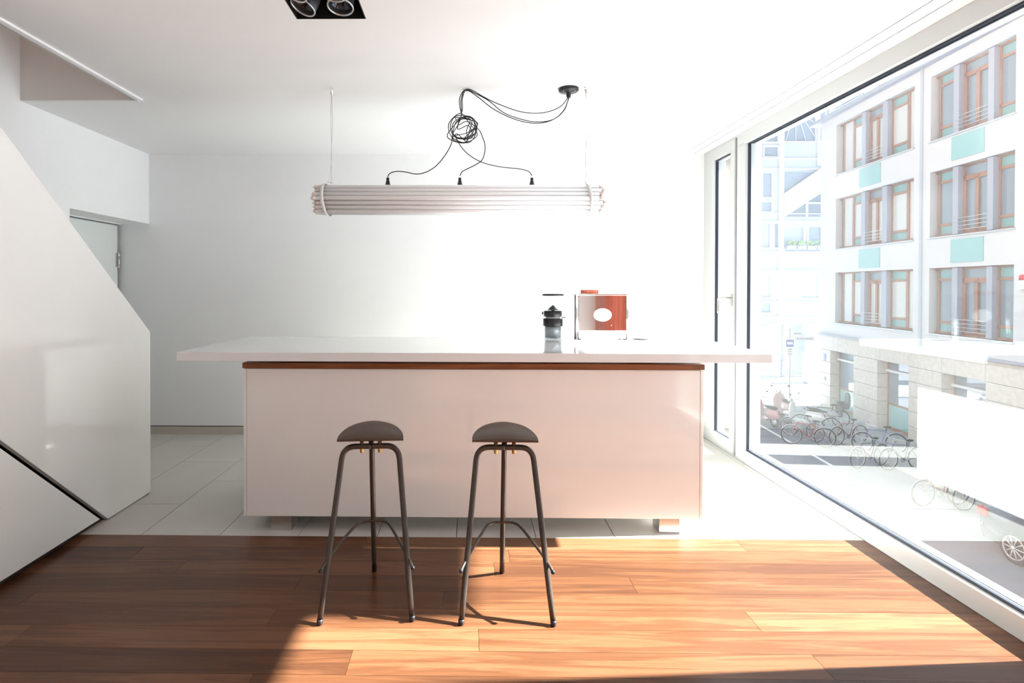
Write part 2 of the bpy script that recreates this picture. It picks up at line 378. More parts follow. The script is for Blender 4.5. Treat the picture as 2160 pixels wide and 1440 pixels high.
MB().box(XG+.01,XG+.02,.37,1.90,.12,2.50).build('pane',GLASS,w3)  # pane of the added near window
w4=struct(MB().box(XW,2.30,-1.88,-1.82,.094,2.524).box(XW,2.30,-.46,-.40,.094,2.524).box(XW,2.30,-1.82,-.46,.094,.13).box(XW,2.30,-1.82,-.46,2.49,2.524).build('window_fill_rear',ALU),'unseen window added at the rear to brighten the room')  # second added opening, raises the overall light in the room
MB().box(XG+.01,XG+.02,-1.83,-.45,.12,2.50).build('pane',GLASS,w4)  # pane of the added rear window
struct(MB().box(XW,2.30,4.642,YB,2.60,CE).box(XW,2.30,5.262,YB,0,2.60).box(XW,2.30,4.642,YB,0,.010).build('trim_3',ALU),'white aluminium surround of the casement')

# our own building outside the window, plus added unseen slabs shaping the shadow edges
struct(MB().box(2.34,2.50,-14,-1.88,-4.4,9).box(2.34,2.50,-.40,.32,-4.4,9).box(2.34,2.50,-1.88,-.40,-4.4,-.02).box(2.34,2.50,-1.88,-.40,CE+.05,9).box(2.34,2.50,1.95,YW,-4.4,9).box(2.34,2.50,.32,1.95,-4.4,-.02).box(2.34,2.50,.32,1.95,CE+.05,9).box(2.34,2.50,YB+.1,22,-4.4,9).box(2.34,2.50,YW,YB+.1,-4.4,-.02).box(2.34,2.50,YW,YB+.1,CE+.05,9).box(2.30,2.40,YW,YB+.1,-.06,-.01).build('wall_outer',mat('ochre_render',(.26,.22,.19),.9)))
struct(MB().prism([(2.5,9),(2.9,9),(-4,13.5),(-4,13)],'y',-14,22).build('roof_outer',mat('red_roof_tiles',(.42,.20,.14),.8,noise=.2)))
struct(MB().box(2.50,.016+K*4,2.69,3.36,4.0,4.16).box(2.50,-.537+K*4,3.36,5.0,4.0,4.16).build('shade_slabs_outer',mat('shade_slab_concrete',(.3,.3,.3),.9)),'unseen slabs added to cast the sun-patch edges')

# tall cherry cupboard right of the photographer
cb=thing('tall_cupboard','tall red cherry veneer cupboard by the window wall, mirrored in the coffee machine','cupboard',(1.93,.1,0))
MB().box(1.80,XW-.004,-.28,.28,.06,CE-.03).build('body',REDW,cb)
MB().box(1.80,1.978,.282,.302,.07,CE-.04).build('door',REDW,cb,.001); MB().box(1.982,XW-.006,.282,.302,.07,CE-.04).build('door',REDW,cb,.001)
MB().box(1.82,XW-.02,-.26,.26,0,.06).build('plinth',DARK,cb)

# ---------------------------------------------------------------- kitchen island
IL,IR,IF,IBk=-1.271,1.308,3.1875,3.98; IZ=.086
isl=thing('kitchen_island','white glossy kitchen island cabinet with walnut top strip on steel feet','kitchen island',(0,3.55,0))
MB().box(IL+.018,IR-.018,IF+.022,IBk-.02,IZ+.002,.916).build('carcass',ISL,isl)
MB().box(IL+.0175,IR-.0175,IF,IF+.020,IZ,.919).build('front_panel',ISL,isl,.0012)
MB().box(IL+.0175,IR-.0175,IBk-.02,IBk,IZ,.919).build('back_panel',ISL,isl,.0012)
for a in (IL,IR-.016): MB().box(a,a+.016,IF-.001,IBk,IZ,.919).build('side_panel',EDGE if False else ISL,isl,.001)
MB().box(IL-.001,IR+.001,3.172,IBk+.01,.923,.953).build('wooden_strip',STRIPW,isl,.001,'walnut strip along the top of the cabinet')
MB().box(IL+.02,IR-.02,IF+.01,IBk-.01,.916,.923).build('shadow_gap',DARK,isl)
for (a,b) in ((-1.12,-1.005),(1.071,1.186)):
    for (c_,d_) in ((3.20,3.315),(3.82,3.93)): MB().box(a,b,c_,d_,0,IZ).build('foot',STEEL,isl,.001)
for a in (-.52,.42): MB().box(a,a+.14,3.30,3.40,.953,.9725).build('spacer',BLACK,isl)
for a in (-1.15,1.05): MB().box(a,a+.12,3.60,3.80,.953,.9725).build('spacer',BLACK,isl)
tag(MB().box(-1.604,1.641,3.096,4.085,.9725,1.021).build('countertop',TOP,None,.0015),'long white polished countertop overhanging the island cabinet','countertop')

# ---------------------------------------------------------------- bar stools
def make_stool():
    t=thing('bar_stool','','bar stool',(0,0,0))
    fy=0; # local origin: middle between the front feet
    fl_=(-.188,0,.012); fr_=(.188,0,.012); tw=.066; zt_=.668; ty=.215
    def leg(s):
        foot=Vector((s*.188,0,.008)); knee=Vector((s*.128,ty-.008,.612))
        arc=[knee,(s*.121,ty-.004,.638),(s*.104,ty,.658),(s*.080,ty,.667),(s*.05,ty,.668),(0,ty,.668)]
        pts=[foot+(knee-foot)*k/6 for k in range(6)]+spline(arc,4)
        MB().tube(pts,.0125,14,rs=[.0115]+[.0125]*(len(pts)-1)).build('leg',BRONZE,t)
        MB().lathe([(0,0),(.008,.0005),(.0118,.004),(.0126,.012),(.0124,.022),(0,.022)],14,(s*.188,0,0)).build('foot_cap',BLACK,t)
    leg(-1); leg(1)
    b0=Vector((0.0,.425,.008)); b1=Vector((0,.262,.672))
    MB().tube([b0+(b1-b0)*k/8 for k in range(9)]+[(0,.225,.690)],.0122,14).build('leg',BRONZE,t)
    MB().lathe([(0,0),(.008,.0005),(.0118,.004),(.0126,.012),(.0124,.022),(0,.022)],14,(0,.425,0)).build('foot_cap',BLACK,t)
    # footrest: bent bar through the front legs and round the rear leg
    p=[(-.190,.030,.205),(-.176,.062,.222),(-.150,.125,.242),(-.108,.235,.262),(-.078,.315,.272),(-.055,.345,.275),(-.03,.352,.276),(.03,.352,.276),(.055,.345,.275),(.078,.315,.272),(.108,.235,.262),(.150,.125,.242),(.176,.062,.222),(.190,.030,.205)]
    fr=MB().tube(spline(p,5),.0065,10); 
    fr.build('footrest',BRONZE,t)
    MB().ball(p[0],.0095,10).build('footrest_end',BLACK,t); MB().ball(p[-1],.0095,10).build('footrest_end',BLACK,t)
    # half-moon seat: thin pressed sheet, straight front edge, raised rounded back
    nu,nv=24,12; top=[]; 
    def sp(u,v,dz=0):
        R=.146; x=R*math.sin(u*PI/2); yy=.175*math.cos(u*PI/2)**.9 if abs(u)<1 else 0
        e=v*yy; prof=e/.175
        z=.711+.032*prof**1.1+.012*(1-(x/R)**2)*math.sin(min(1,prof)*PI)-.006*math.exp(-(prof*9)**2)
        z-=.012*(x/R)**2*prof
        z+=.003*math.exp(-((x)/.05)**2)*prof**2
        return (x,.185+e*1.05,z+dz)
    vs=[];fs=[]
    for dz in (0,-.007):
        for i in range(nu+1):
            for j in range(nv+1): vs.append(sp(-1+2*i/nu, j/nv, dz))
    q=(nu+1)*(nv+1); id_=lambda i,j,l:l*q+i*(nv+1)+j
    for i in range(nu):
        for j in range(nv):
            fs.append((id_(i,j,0),id_(i+1,j,0),id_(i+1,j+1,0),id_(i,j+1,0))); fs.append((id_(i,j,1),id_(i,j+1,1),id_(i+1,j+1,1),id_(i+1,j,1)))
        fs.append((id_(i,0,0),id_(i,0,1),id_(i+1,0,1),id_(i+1,0,0))); fs.append((id_(i,nv,0),id_(i+1,nv,0),id_(i+1,nv,1),id_(i,nv,1)))
    MB().add(vs,fs,True).build('seat',SEATM,t)
    for s in (-1,1):
        MB().lathe([(0,.640),(.0075,.640),(.0085,.643),(.0085,.656),(.0085,.657),(.0085,.700),(.0115,.700),(.0115,.706),(0,.706)],14,(s*.040,.2155,0)).build('bolt',BRASS,t)
    return t
s1=make_stool(); s1.location=(-.4205,2.322,0); s1.rotation_euler=(0,0,math.radians(5)); s1['label']='left dark bronze three-legged bar stool, wholly on the shaded planks'
s2=copy_tree(s1); s2.location=(.1585,2.314,0); s2.rotation_euler=(0,0,math.radians(-.4)); s2['label']='right dark bronze three-legged bar stool at the edge of the sunlit floor'
for s in (s1,s2): s['group']='bar stools in front of the island'

# ---------------------------------------------------------------- tube pendant lamp
YL=3.53; ZL=1.919
lp=thing('pendant_lamp','long pendant lamp of bundled white fluorescent tubes over the island','pendant lamp',(-.065,YL,CE))
LO=Vector((-.065,YL,CE))
hexp=[(0,0)]
for r in (1,2,3):
    for k in range(6):
        a=Vector((math.cos(k*PI/3),math.sin(k*PI/3)))*r; b=Vector((math.cos((k+1)*PI/3),math.sin((k+1)*PI/3)))*r
        for j in range(r): p=a+(b-a)*j/r; hexp.append((p.x,p.y))
D=.0285; LT=1.755
rot=Matrix.Rotation(PI/2,4,'Y')
tm=MB(); tm.lathe([(.0141,-LT/2+.02),(.0141,LT/2-.02)],12,mtx=rot); tme=tm.mesh('tube',TUBEM)
em=MB()
em.lathe([(0,0),(.0133,0),(.0133,.022),(.009,.026),(0,.026)],12,mtx=rot)
for s in (-.006,.006): em.lathe([(0,.026),(.0014,.026),(.0014,.036),(0,.036)],6,(0,s,0),mtx=rot)
eme=em.mesh('end_cap',mat('tube_end_metal',(.72,.66,.62),.35,metal=.5))
for i,(a,b) in enumerate(hexp):
    r_=math.hypot(a,b); k=1.0 if r_<2.6 else 1-.05*(r_-2.6)
    dx=random.uniform(-.012,.012)
    t=inst('tube',tme,(dx, a*D*k, ZL-CE+b*D*k),lp)
    inst('end_cap',eme,(LT/2-.02,0,0),t); inst('end_cap',eme,(-LT/2+.02,0,0),t,(0,0,PI))
RB=.1015
for x in (-.887,.738):
    b=MB(); n=36; vs=[];fs=[]
    for k in range(n):
        t=2*PI*k/n; hx=RB*(1-.035*(1-abs(math.cos(3*t))))
        for (xx,rr) in ((-.010,-.001),(.010,-.001),(.010,.0012),(-.010,.0012)): vs.append((x+xx+.01*math.cos(t+1),YL+(hx+rr)*math.cos(t),ZL+(hx+rr)*math.sin(t)))
    for k in range(n):
        for q in range(4): fs.append((k*4+q,k*4+(q+1)%4,((k+1)%n)*4+(q+1)%4,((k+1)%n)*4+q))
    b.add(vs,fs,True); b.build('strap',STRAPM,lp)
    x2=-.858 if x<0 else .719
    c_=MB(); c_.tube(spline([(x2,YL,CE-.03),(x2+.006,YL,2.40),(x2-.001,YL,2.2),(x2+.002,YL,2.06),(x2+.004,YL,ZL+.105)],5),.0016,6)
    c_.tube(spline([(x2,YL,CE-.03),(x2-.006,YL+.005,2.42),(x2+.001,YL+.004,2.2),(x2-.012,YL+.004,2.06),(x2-.02,YL,ZL+.105)],5),.0011,6)
    c_.build('suspension_cable',STEEL,lp)
    MB().lathe([(.011,CE),(.011,CE-.022),(.007,CE-.026),(.007,CE-.042),(0,CE-.042)][::-1],12,(x2,YL,0)).build('ceiling_anchor',CHROME,lp)
    MB().tube([(x2-.03,YL,ZL+.112),(x2+.03,YL,ZL+.112)],.003,6).tube([(x2,YL,ZL+.10),(x2,YL,ZL+.13)],.005,8).build('clamp',CHROME,lp)
cx_,cy_=.615,3.555
MB().lathe([(0,CE-.055),(.012,CE-.055),(.015,CE-.04),(.015,CE-.022),(.055,CE-.020),(.062,CE-.014),(.062,CE)],32,(cx_,cy_,0)).build('canopy',BLACK,lp)
for s in (-.035,.035): MB().lathe([(0,CE-.023),(.004,CE-.022),(.004,CE-.018),(0,CE-.018)],8,(cx_+s,cy_-.02,0)).build('canopy_screw',STEEL,lp)
MB().tube(spline([(-.04,3.555,CE),(-.034,3.555,CE-.012),(-.028,3.555,CE-.022),(-.036,3.555,CE-.030),(-.045,3.555,CE-.022)],4),.002,6).build('ceiling_hook',WHITE,lp)
def z2(x,y,dy=0):  # photo crop coordinates of the cables -> point in the lamp's plane
    return at(640+x*.30556,150+y*.30556,'y',YL+.02+dy)
def tangle(seed,start,end,loops,cyc=(1095,395),dy0=0):
    rnd=random.Random(seed); pts=[]; n=int(loops*6)
    for i in range(n):
        f=i/n; a=start+2*PI*loops*f
        R=rnd.choice([80,100,108,115])*(1 if rnd.random()<.8 else .55)
        e=1+.12*math.sin(a*2+seed)
        pts.append(z2(cyc[0]+R*math.cos(a)*e+rnd.uniform(-10,10), cyc[1]+R*.92*math.sin(a)+rnd.uniform(-8,10), dy0+.05*math.sin(a*.9+seed)+rnd.uniform(-.01,.01)))
    return pts
up_=[(1078,190),(1080,250),(1092,300)]
cords=[
 ([(1830,175),(1780,240),(1690,280),(1590,290),(1480,275),(1330,220),(1240,175),(1170,135),(1130,125),(1100,142),(1078,190),(1080,250),(1090,300),(1075,350)],
  [(1035,450),(1022,500),(985,570),(920,650),(850,695),(780,710),(700,695),(640,692),(597,706),(581,732)],3,-2.0),
 ([(1832,178),(1800,270),(1720,335),(1600,350),(1480,325),(1380,285),(1280,205),(1190,155),(1135,130),(1105,145),(1088,200),(1090,260),(1092,300),(1070,370)],
  [(1195,395),(1240,465),(1254,535),(1235,610),(1190,645),(1120,680),(1092,698),(1082,722)],11,-1.2),
 ([(1834,183),(1790,280),(1700,345),(1575,358),(1440,325),(1310,260),(1220,190),(1150,140),(1120,136),(1108,150),(1096,200),(1098,260),(1088,310),(1065,400)],
  [(1050,450),(1095,530),(1160,590),(1250,635),(1370,662),(1480,673),(1550,690),(1578,722)],23,-.4)]
for i,(a,b,sd,st0) in enumerate(cords):
    P=[z2(x,y,.01*(i-1)) for x,y in a]+tangle(sd,st0,0,2.6)+[z2(x,y,-.02) for x,y in b]
    MB().tube(spline(P,6),.0030,6).build('cord',BLACK,lp)
for (u,v) in ((818,386),(970,386),(1122,386)):
    p=at(u,v,'y',YL); x=p.x
    MB().lathe([(0,2.016),(.016,2.016),(.017,2.019),(.013,2.022),(.0125,2.035),(.0095,2.038),(.0095,2.056),(.007,2.058),(0,2.058)],16,(x,YL,0)).build('socket',BLACK,lp)

# ---------------------------------------------------------------- recessed spotlight
sp=thing('recessed_spotlight','black recessed ceiling box with two swivelling spotlights','spotlight',((SP[0]+SP[1])/2,(SP[2]+SP[3])/2,CE))
bx=MB(); bx.box(SP[0],SP[1],SP[2],SP[3],CE+.14,CE+.15)
t_=.004
for q in ((SP[0],SP[0]+t_,SP[2],SP[3]),(SP[1]-t_,SP[1],SP[2],SP[3]),(SP[0],SP[1],SP[2],SP[2]+t_),(SP[0],SP[1],SP[3]-t_,SP[3])): bx.box(*q,CE-.001,CE+.15)
bx.build('housing',BLACK,sp)
SPM=mat('spot_metal',(.22,.23,.25),.3,metal=.8); LENS=mat('spot_reflector',(.045,.05,.065),.12,metal=.7)
for (x,yy,ax,ay) in ((-.715,2.50,-.20,.36),(-.563,2.495,-.20,.05),(-.715,2.375,-.20,.36),(-.563,2.375,-.20,.05)):
    mt=Matrix.Translation((x,yy,CE+.032))@Matrix.Rotation(ay,4,'Y')@Matrix.Rotation(ax,4,'X')
    b=MB(); b.lathe([(0,.07),(.030,.07),(.052,.045),(.056,.0),(.056,-.042)],28,mtx=mt,cap=False)
    b.lathe([(.0515,-.042),(.0515,-.02)],28,mtx=mt,cap=False)
    o=b.build('lamp_head',SPM,sp)
    b=MB(); b.lathe([(.0515,-.042),(.0575,-.042),(.0585,-.046),(.0575,-.050),(.0530,-.050),(.0515,-.046),(.0515,-.042)],28,mtx=mt,cap=False); b.build('ring',STEEL,o)
    b=MB(); b.lathe([(0,.02),(.02,.012),(.042,-.008),(.0513,-.022)],28,mtx=mt,cap=False); b.build('reflector',LENS,o)

# ---------------------------------------------------------------- coffee machine, grinder and dish on the counter
ZC=1.021; YM=3.93
em_=thing('espresso_machine','polished chrome espresso machine with oval badge on the countertop','coffee machine',(.92,4.0,ZC))
MB().box(.735,1.098,YM+.012,4.075,ZC+.012,1.326).build('body',CHROME,em_,.003)
MB().box(.757,1.080,YM,YM+.012,ZC+.006,1.334).build('front_panel',CHROME,em_,0,'mirror-polished panel')
for x in (.742,1.093):
    MB().lathe([(0,ZC),(.0125,ZC),(.0125,1.334),(0,1.334)],16,(x,YM+.006,0)).build('corner_post',CHROME,em_)
MB().box(.7275,.7305,YM-.002,YM+.012,ZC,1.334).build('seam',BLACK,em_)
MB().box(.730,1.105,YM-.004,4.078,1.326,1.337).build('top_tray',CHROME,em_,.002)
MB().lathe([(0,1.337),(.060,1.337),(.062,1.340),(.062,1.361),(.058,1.363),(0,1.363)],28,(.843,4.0,0)).build('tank_lid',REDW,em_,0,'tank lid, reflected red wood put into its colour')  # chrome lid; the red veneer stands in for mirrored wood
bd=MB(); n=36
bd.add([(.919+.062*math.cos(2*PI*k/n),YM-.003,1.191+.045*math.sin(2*PI*k/n)) for k in range(n)]+[(.919+.062*math.cos(2*PI*k/n),YM,1.191+.045*math.sin(2*PI*k/n)) for k in range(n)],
   [tuple(range(n))]+[(k,k+n,(k+1)%n+n,(k+1)%n) for k in range(n)])
bd.build('badge',mat('badge_white',(.9,.9,.9),.4),em_,0,'white oval badge')
MB().ball((.751,YM-.012,1.313),.006,10).build('knob',mat('red_knob',(.5,.02,.02),.3),em_)
MB().ball((.980,YM-.003,1.120),.003,8).build('screw',STEEL,em_)
for (x,yy) in ((.76,3.945),(1.075,3.945),(.76,4.06),(1.075,4.06)): MB().lathe([(0,ZC),(.012,ZC),(.012,ZC+.012),(0,ZC+.012)],12,(x,yy,0)).build('foot',BLACK,em_)
MB().tube(spline([(1.108,3.99,1.30),(1.112,3.98,1.2),(1.116,3.97,1.10),(1.125,3.965,1.055),(1.15,3.96,1.046)],6),.004,8).build('steam_wand',CHROME,em_)
dish=MB(); dish.lathe([(0,ZC),(.050,ZC),(.066,ZC+.010),(.070,ZC+.012),(.068,ZC+.014),(.050,ZC+.004),(0,ZC+.004)],28,(1.19,3.97,0))
tag(dish.build('drip_dish',CHROME),'flat chrome dish on the countertop right of the coffee machine','dish')
gr=thing('coffee_grinder','black and clear coffee grinder left of the espresso machine','coffee grinder',(.583,3.97,ZC))
def gl(prof,name,m,n=32,label=None): MB().lathe([(r,z) for r,z in prof],n,(.583,3.97,0)).build(name,m,gr,0,label)
gl([(0,ZC),(.064,ZC),(.066,ZC+.004),(.066,1.112),(.062,1.112),(.062,ZC+.008),(0,ZC+.008)],'grounds_container',CLEAR,label='clear grounds container')
gl([(0,ZC+.009),(.054,ZC+.009),(.056,1.08),(.056,1.109),(0,1.109)],'burr_case',mat('grinder_silver',(.42,.43,.45),.25,metal=.3))
gl([(.030,1.110),(.067,1.112),(.068,1.115),(.068,1.160),(.066,1.163),(.03,1.165)],'motor_ring',BLACK)
gl([(0,1.163),(.05,1.163),(.05,1.178),(0,1.178)],'neck',mat('grinder_grey',(.5,.5,.52),.4))
gl([(.0,1.176),(.060,1.176),(.064,1.18),(.064,1.212),(.058,1.218),(.0,1.218)],'adjust_ring',BLACK,8)
gl([(.0,1.222),(.036,1.222),(.0365,1.226),(.003,1.256),(0,1.256)],'hopper_cone',BLACK)
gl([(.012,1.215),(.012,1.224),(.0,1.224)],'cone_stem',BLACK)
gl([(.0,1.2185),(.066,1.2185),(.072,1.322),(.0705,1.322),(.0645,1.220),(0,1.220)],'hopper',CLEAR,label='clear bean hopper')
gl([(0,1.322),(.072,1.322),(.0745,1.326),(.0745,1.332),(.07,1.335),(0,1.335)],'lid',BLACK)
MB().box(.507,.516,3.965,3.975,1.19,1.21).build('catch',BLACK,gr); MB().tube([(.64,3.95,1.172),(.668,3.94,1.173)],.003,6).build('lever',BLACK,gr)

# ================================================================== OUTSIDE
ZR=-4.4; ZP=-4.32
ax=math.atan2(1,.084)
FA=Vector((16.36,20.2,0)); FE=Vector((math.cos(ax),math.sin(ax),0)); FN=Vector((-math.sin(ax),math.cos(ax),0))
def FW(s,n,z): return FA+FE*s+FN*n+Vector((0,0,z))
struct(MB().box(2.3,90,-40,120,ZR-.2,ZR).build('ground_street',ROAD))
# pavement in front of the office building, with its kerb
pv=MB(); q=[FW(-22,2.38,0),FW(9,2.38,0),FW(9,-3,0),FW(-22,-3,0)]
pv.prism([(p.x,p.y) for p in q][::-1],'z',ZR,ZP); pvo=struct(pv.build('ground_pavement',PAVE))
for k in range(30):
    a=-22+k*1.03; qq=[FW(a,2.50,0),FW(a+1.015,2.50,0),FW(a+1.015,2.38,0),FW(a,2.38,0)]
    MB().prism([(p.x,p.y) for p in qq][::-1],'z',ZR,ZP+.005).build('kerb_stone',KERB,pvo)
struct(MB().box(8,60,31,35.9,ZR,ZP).build('ground_pavement_far',PAVE))
def strip(pts,w_):
    m=MB()
    for a,b in zip(pts,pts[1:]):
        a,b=Vector(a),Vector(b); d=(b-a).normalized(); n=Vector((-d.y,d.x,0))*w_/2
        m.add([a-n,a+n,b+n,b-n],[(0,3,2,1)])
    return m
struct(strip([(12.26,24.2,ZR+.006),(11.47,14.56,ZR+.006),(13.2,14.28,ZR+.006)],.12).build('road_marking',LINE),'white parking line on the street')

# ---- office building across the street (local frame: x = along the facade away from us, y = outwards, z = up)
ob=thing('office_building','white rendered office building with brown timber windows and stone ground floor across the street','building',tuple(FA),ax)
def part(mb,name,m,parent=None,label=None,bevel=0): return mb.build(name,m,parent or ob,bevel,label,world=False)
rows=[(6.57,8.87),(3.17,5.48),(-.21,2.09)]
RG=(-3.2,.27); LG=(1.10,6.28); NG=(-9.2,-5.6)
holes=[(a,b,z0,z1) for z0,z1 in rows for a,b in (RG,LG,NG)]
wm=MB(); holed(wm,-14,7.6,-.80,9.3,holes,lambda m,a,b,c_,d_: m.box(a,b,-.30,0,c_,d_))
part(wm,'wall',RENDER)
part(MB().box(7.3,7.6,-14,-.30,ZR,9.3),'side_wall',RENDER)
part(MB().box(-14,7.3,-.6,-.5,ZP,9.3).box(-14,7.3,-14,-.6,9.2,9.3),'core',mat('office_interior',(.30,.30,.32),.9))
part(MB().box(.62,.74,0,.05,-.80,9.3),'downpipe',RENDER2)
def window(bays,cols,z0,z1,s0,s1,rail,kinds):
    """bays: list of (a,b,kind) sections; timber frame is the part, panes etc. its sub-parts"""
    f=MB(); N0,N1=-.26,-.18; W=.07
    f.box(s0,s1,N0,N1,z0,z0+.09); f.box(s0,s1,N0,N1,z1-.07,z1)
    H_=z1-z0; zb=z0+H_*.175; zu=z0+H_*.82
    panes=[]
    for a,b,k in bays:
        f.box(a,a+W,N0,N1,z0,z1); f.box(b-W,b,N0,N1,z0,z1)
        if k in 'td':
            f.box(a,b,N0,N1,zu-.04,zu+.05); panes.append((a+W,b-W,zu+.05,z1-.07,TEAL2 if k=='t' else OGL))
        if k=='t':
            f.box(a,b,N0,N1,zb-.04,zb+.05); panes.append((a+W,b-W,z0+.09,zb-.04,TEAL2)); panes.append((a+W,b-W,zb+.05,zu-.04,kinds))
        if k=='d':
            m_=(a+b)/2; f.box(m_-.07,m_+.07,N0,N1+.02,z0,zu); f.box(a+W,a+2*W,N0,N1+.02,z0,zu-.04); f.box(b-2*W,b-W,N0,N1+.02,z0,zu-.04)
            f.box(a+W,b-W,N0,N1+.02,zu-.11,zu-.04); f.box(a+W,b-W,N0,N1+.02,z0+.09,z0+.17)
            panes.append((a+2*W,m_-.07,z0+.17,zu-.11,kinds)); panes.append((m_+.07,b-2*W,z0+.17,zu-.11,kinds))
        if k=='f': panes.append((a+W,b-W,z0+.09,z1-.07,kinds))
    wo=part(f,'window',TIMB)
    for a,b,c_,d_,m in panes: part(MB().box(a,b,-.235,-.215,c_,d_),'pane',m,wo)
    for a,b in cols: part(MB().box(a,b,-.24,-.02,z0+.03,z1-.03),'grey_column',GREYM,wo)
    part(MB().box(s0-.05,s1+.05,-.26,.07,z0-.05,z0),'sill',RAILM,wo)
    if rail:
        r=MB()
        for k in range(4): r.tube([(rail[0],-.02,z0+.16+.13*k),(rail[1],-.02,z0+.16+.13*k)],.012,5)
        part(r,'railing',RAILM,wo)
for i,(z0,z1) in enumerate(rows):
    window([(-.74,.11,'t'),(-2.18,-1.0,'d'),(-3.2,-2.4,'t')],[(-1.0,-.76),(-2.4,-2.18)],z0,z1,RG[0],RG[1],(-2.2,-.74),[OGL,OGL,OGL][i])
    window([(5.22,6.02,'f'),(4.37,5.22,'t'),(2.98,4.1,'d'),(1.70,2.67,'t'),(1.10,1.70,'f')],[(4.1,4.37),(2.67,2.98)],z0,z1,LG[0],LG[1],(2.9,4.3),[OGL2,OGL2,OGL2][i])
    window([(-6.6,-5.6,'t'),(-8.1,-6.8,'d'),(-9.2,-8.2,'t')],[(-6.8,-6.6),(-8.2,-8.1)],z0,z1,NG[0],NG[1],(-8.1,-6.7),OGL)
for z in (5.68,2.24):
    part(MB().box(-2.10,-.75,0,.03,z,z+.78),'glass_panel',TEAL,label='teal glass panel below the window'); part(MB().box(3.04,4.44,0,.03,z-.02,z+.78),'glass_panel',TEAL)
part(MB().box(-14,7.66,-.3,.10,-.86,-.78),'cornice',GREYM)
# stone ground floor: piers of coursed blocks, lintel blocks, windows set back
piers=[(6.66,7.6),(3.17,4.82),(-.35,1.30),(-3.85,-2.2),(-7.4,-5.7),(-14,-9.2)]
zc=[ZP+.003+i*.556 for i in range(6)]
for a,b in piers:
    for i in range(5):
        off=random.uniform(-.012,.0); part(MB().box(a+.004,b-.004,-.60,off,zc[i],zc[i+1]-.014),'stone_block',STONE,bevel=.008)
xs=[7.6,6.0,4.4,3.0,1.3,-.35,-2.2,-3.85,-5.7,-7.4,-9.2,-11.5,-14]
for a,b in zip(xs,xs[1:]): part(MB().box(b+.005,a-.005,-.60,0,zc[5],-.862),'stone_block',STONE,bevel=.008)
gaps=[(4.82,6.66),(1.30,3.17),(-2.2,-.35),(-5.7,-3.85),(-9.2,-7.4)]
for a,b in gaps:
    f=MB(); N0,N1=-.46,-.40
    for (p,q_,c_,d_) in ((a,a+.07,ZP,-1.53),(b-.07,b,ZP,-1.53),(a,b,ZP,ZP+.12),(a,b,-1.60,-1.53),(a,b,-1.98,-1.90),(a,b,-3.33,-3.25)): f.box(p,q_,N0,N1,c_,d_)
    wo=part(f,'ground_window',TIMB)
    part(MB().box(a+.07,b-.07,-.44,-.42,-3.25,-1.98),'pane',OGL,wo); part(MB().box(a+.07,b-.07,-.44,-.42,-1.90,-1.60),'pane',OGL,wo); part(MB().box(a+.07,b-.07,-.44,-.42,ZP+.12,-3.33),'pane',TEAL,wo,'teal lower pane')
    part(MB().box(a+.03,b-.03,-.38,-.30,-1.99,-1.90),'blind_rail',WFRAME,wo)
# eaves, parapet, rails and the set-back roof storey
part(MB().box(-14,8.3,-.4,.25,9.3,9.42).box(-14,8.3,-.3,.12,9.46,9.52),'eaves',RUFT)
part(MB().box(-14,4.7,-2.2,-2.0,9.42,12.6),'roof_storey',RUFT)
part(MB().box(-14,7.2,-2.6,-2.3,9.42,12.2),'roof_wall',RENDER2)
r=MB()
for z in (9.75,10.0): r.tube([(-14,-.15,z),(7.6,-.15,z)],.02,5)
for k in range(15): r.tube([(-13.5+1.5*k,-.15,9.42),(-13.5+1.5*k,-.15,10.0)],.02,5)
part(r,'roof_railing',GREYM)
ab_=MB(); ab_.box(-3.75,-3.45,0,.14,1.35,1.62); abo=part(ab_,'alarm_box',WFRAME)
part(MB().lathe([(0,1.62),(.09,1.62),(.08,1.76),(0,1.78)],12,(-3.6,.08,0)),'beacon',mat('red_beacon',(.55,.06,.06),.3),abo)
part(MB().box(7.02,7.20,0,.02,-2.1,-1.75),'house_number',mat('number_blue',(.25,.32,.55),.4))
part(MB().ball((7.1,0,-2.95),.10,10,(1,.4,1)),'wall_lamp',GREYM)

# ---- pale apartment building closing the street
YA=36.0
ap=thing('apartment_building','pale high-key apartment building with large glazed gable closing the street','building',(18,YA,ZR))
def ar(u0,v0,u1,v1):
    a=at(u0,v0,'y',YA); b=at(u1,v1,'y',YA); return min(a.x,b.x),max(a.x,b.x),min(a.z,b.z),max(a.z,b.z)
wins=[(1586,362,1602,419),(1606,362,1630,419),(1586,423,1630,449),(1535,362,1549,419),(1535,424,1549,450),
 (1586,469,1597,525),(1603,469,1626,525),(1630,469,1644,525),(1535,469,1549,527),
 (1650,475,1697,526),(1702,475,1735,526),
 (1586,574,1597,630),(1602,573,1628,630),(1586,636,1628,662),(1535,574,1549,630),(1686,574,1729,631),
 (1609,271,1643,302),(1609,307,1643,333),(1586,300,1604,333),(1650,225,1722,301),(1727,225,1752,301),
 (1590,686,1620,745)]
rr=[ar(*q) for q in wins]
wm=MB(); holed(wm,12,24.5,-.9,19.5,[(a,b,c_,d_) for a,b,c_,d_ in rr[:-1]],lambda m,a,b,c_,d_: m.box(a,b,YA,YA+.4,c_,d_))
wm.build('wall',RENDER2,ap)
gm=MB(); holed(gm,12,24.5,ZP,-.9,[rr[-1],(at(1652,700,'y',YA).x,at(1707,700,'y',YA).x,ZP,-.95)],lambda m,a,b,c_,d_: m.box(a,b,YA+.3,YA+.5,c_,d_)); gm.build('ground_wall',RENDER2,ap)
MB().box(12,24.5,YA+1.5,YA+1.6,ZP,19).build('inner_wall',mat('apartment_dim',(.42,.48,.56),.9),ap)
AGL=mat('apartment_glass',(.25,.31,.40),.3); CURT=mat('apartment_curtain',(.38,.43,.50),.8)
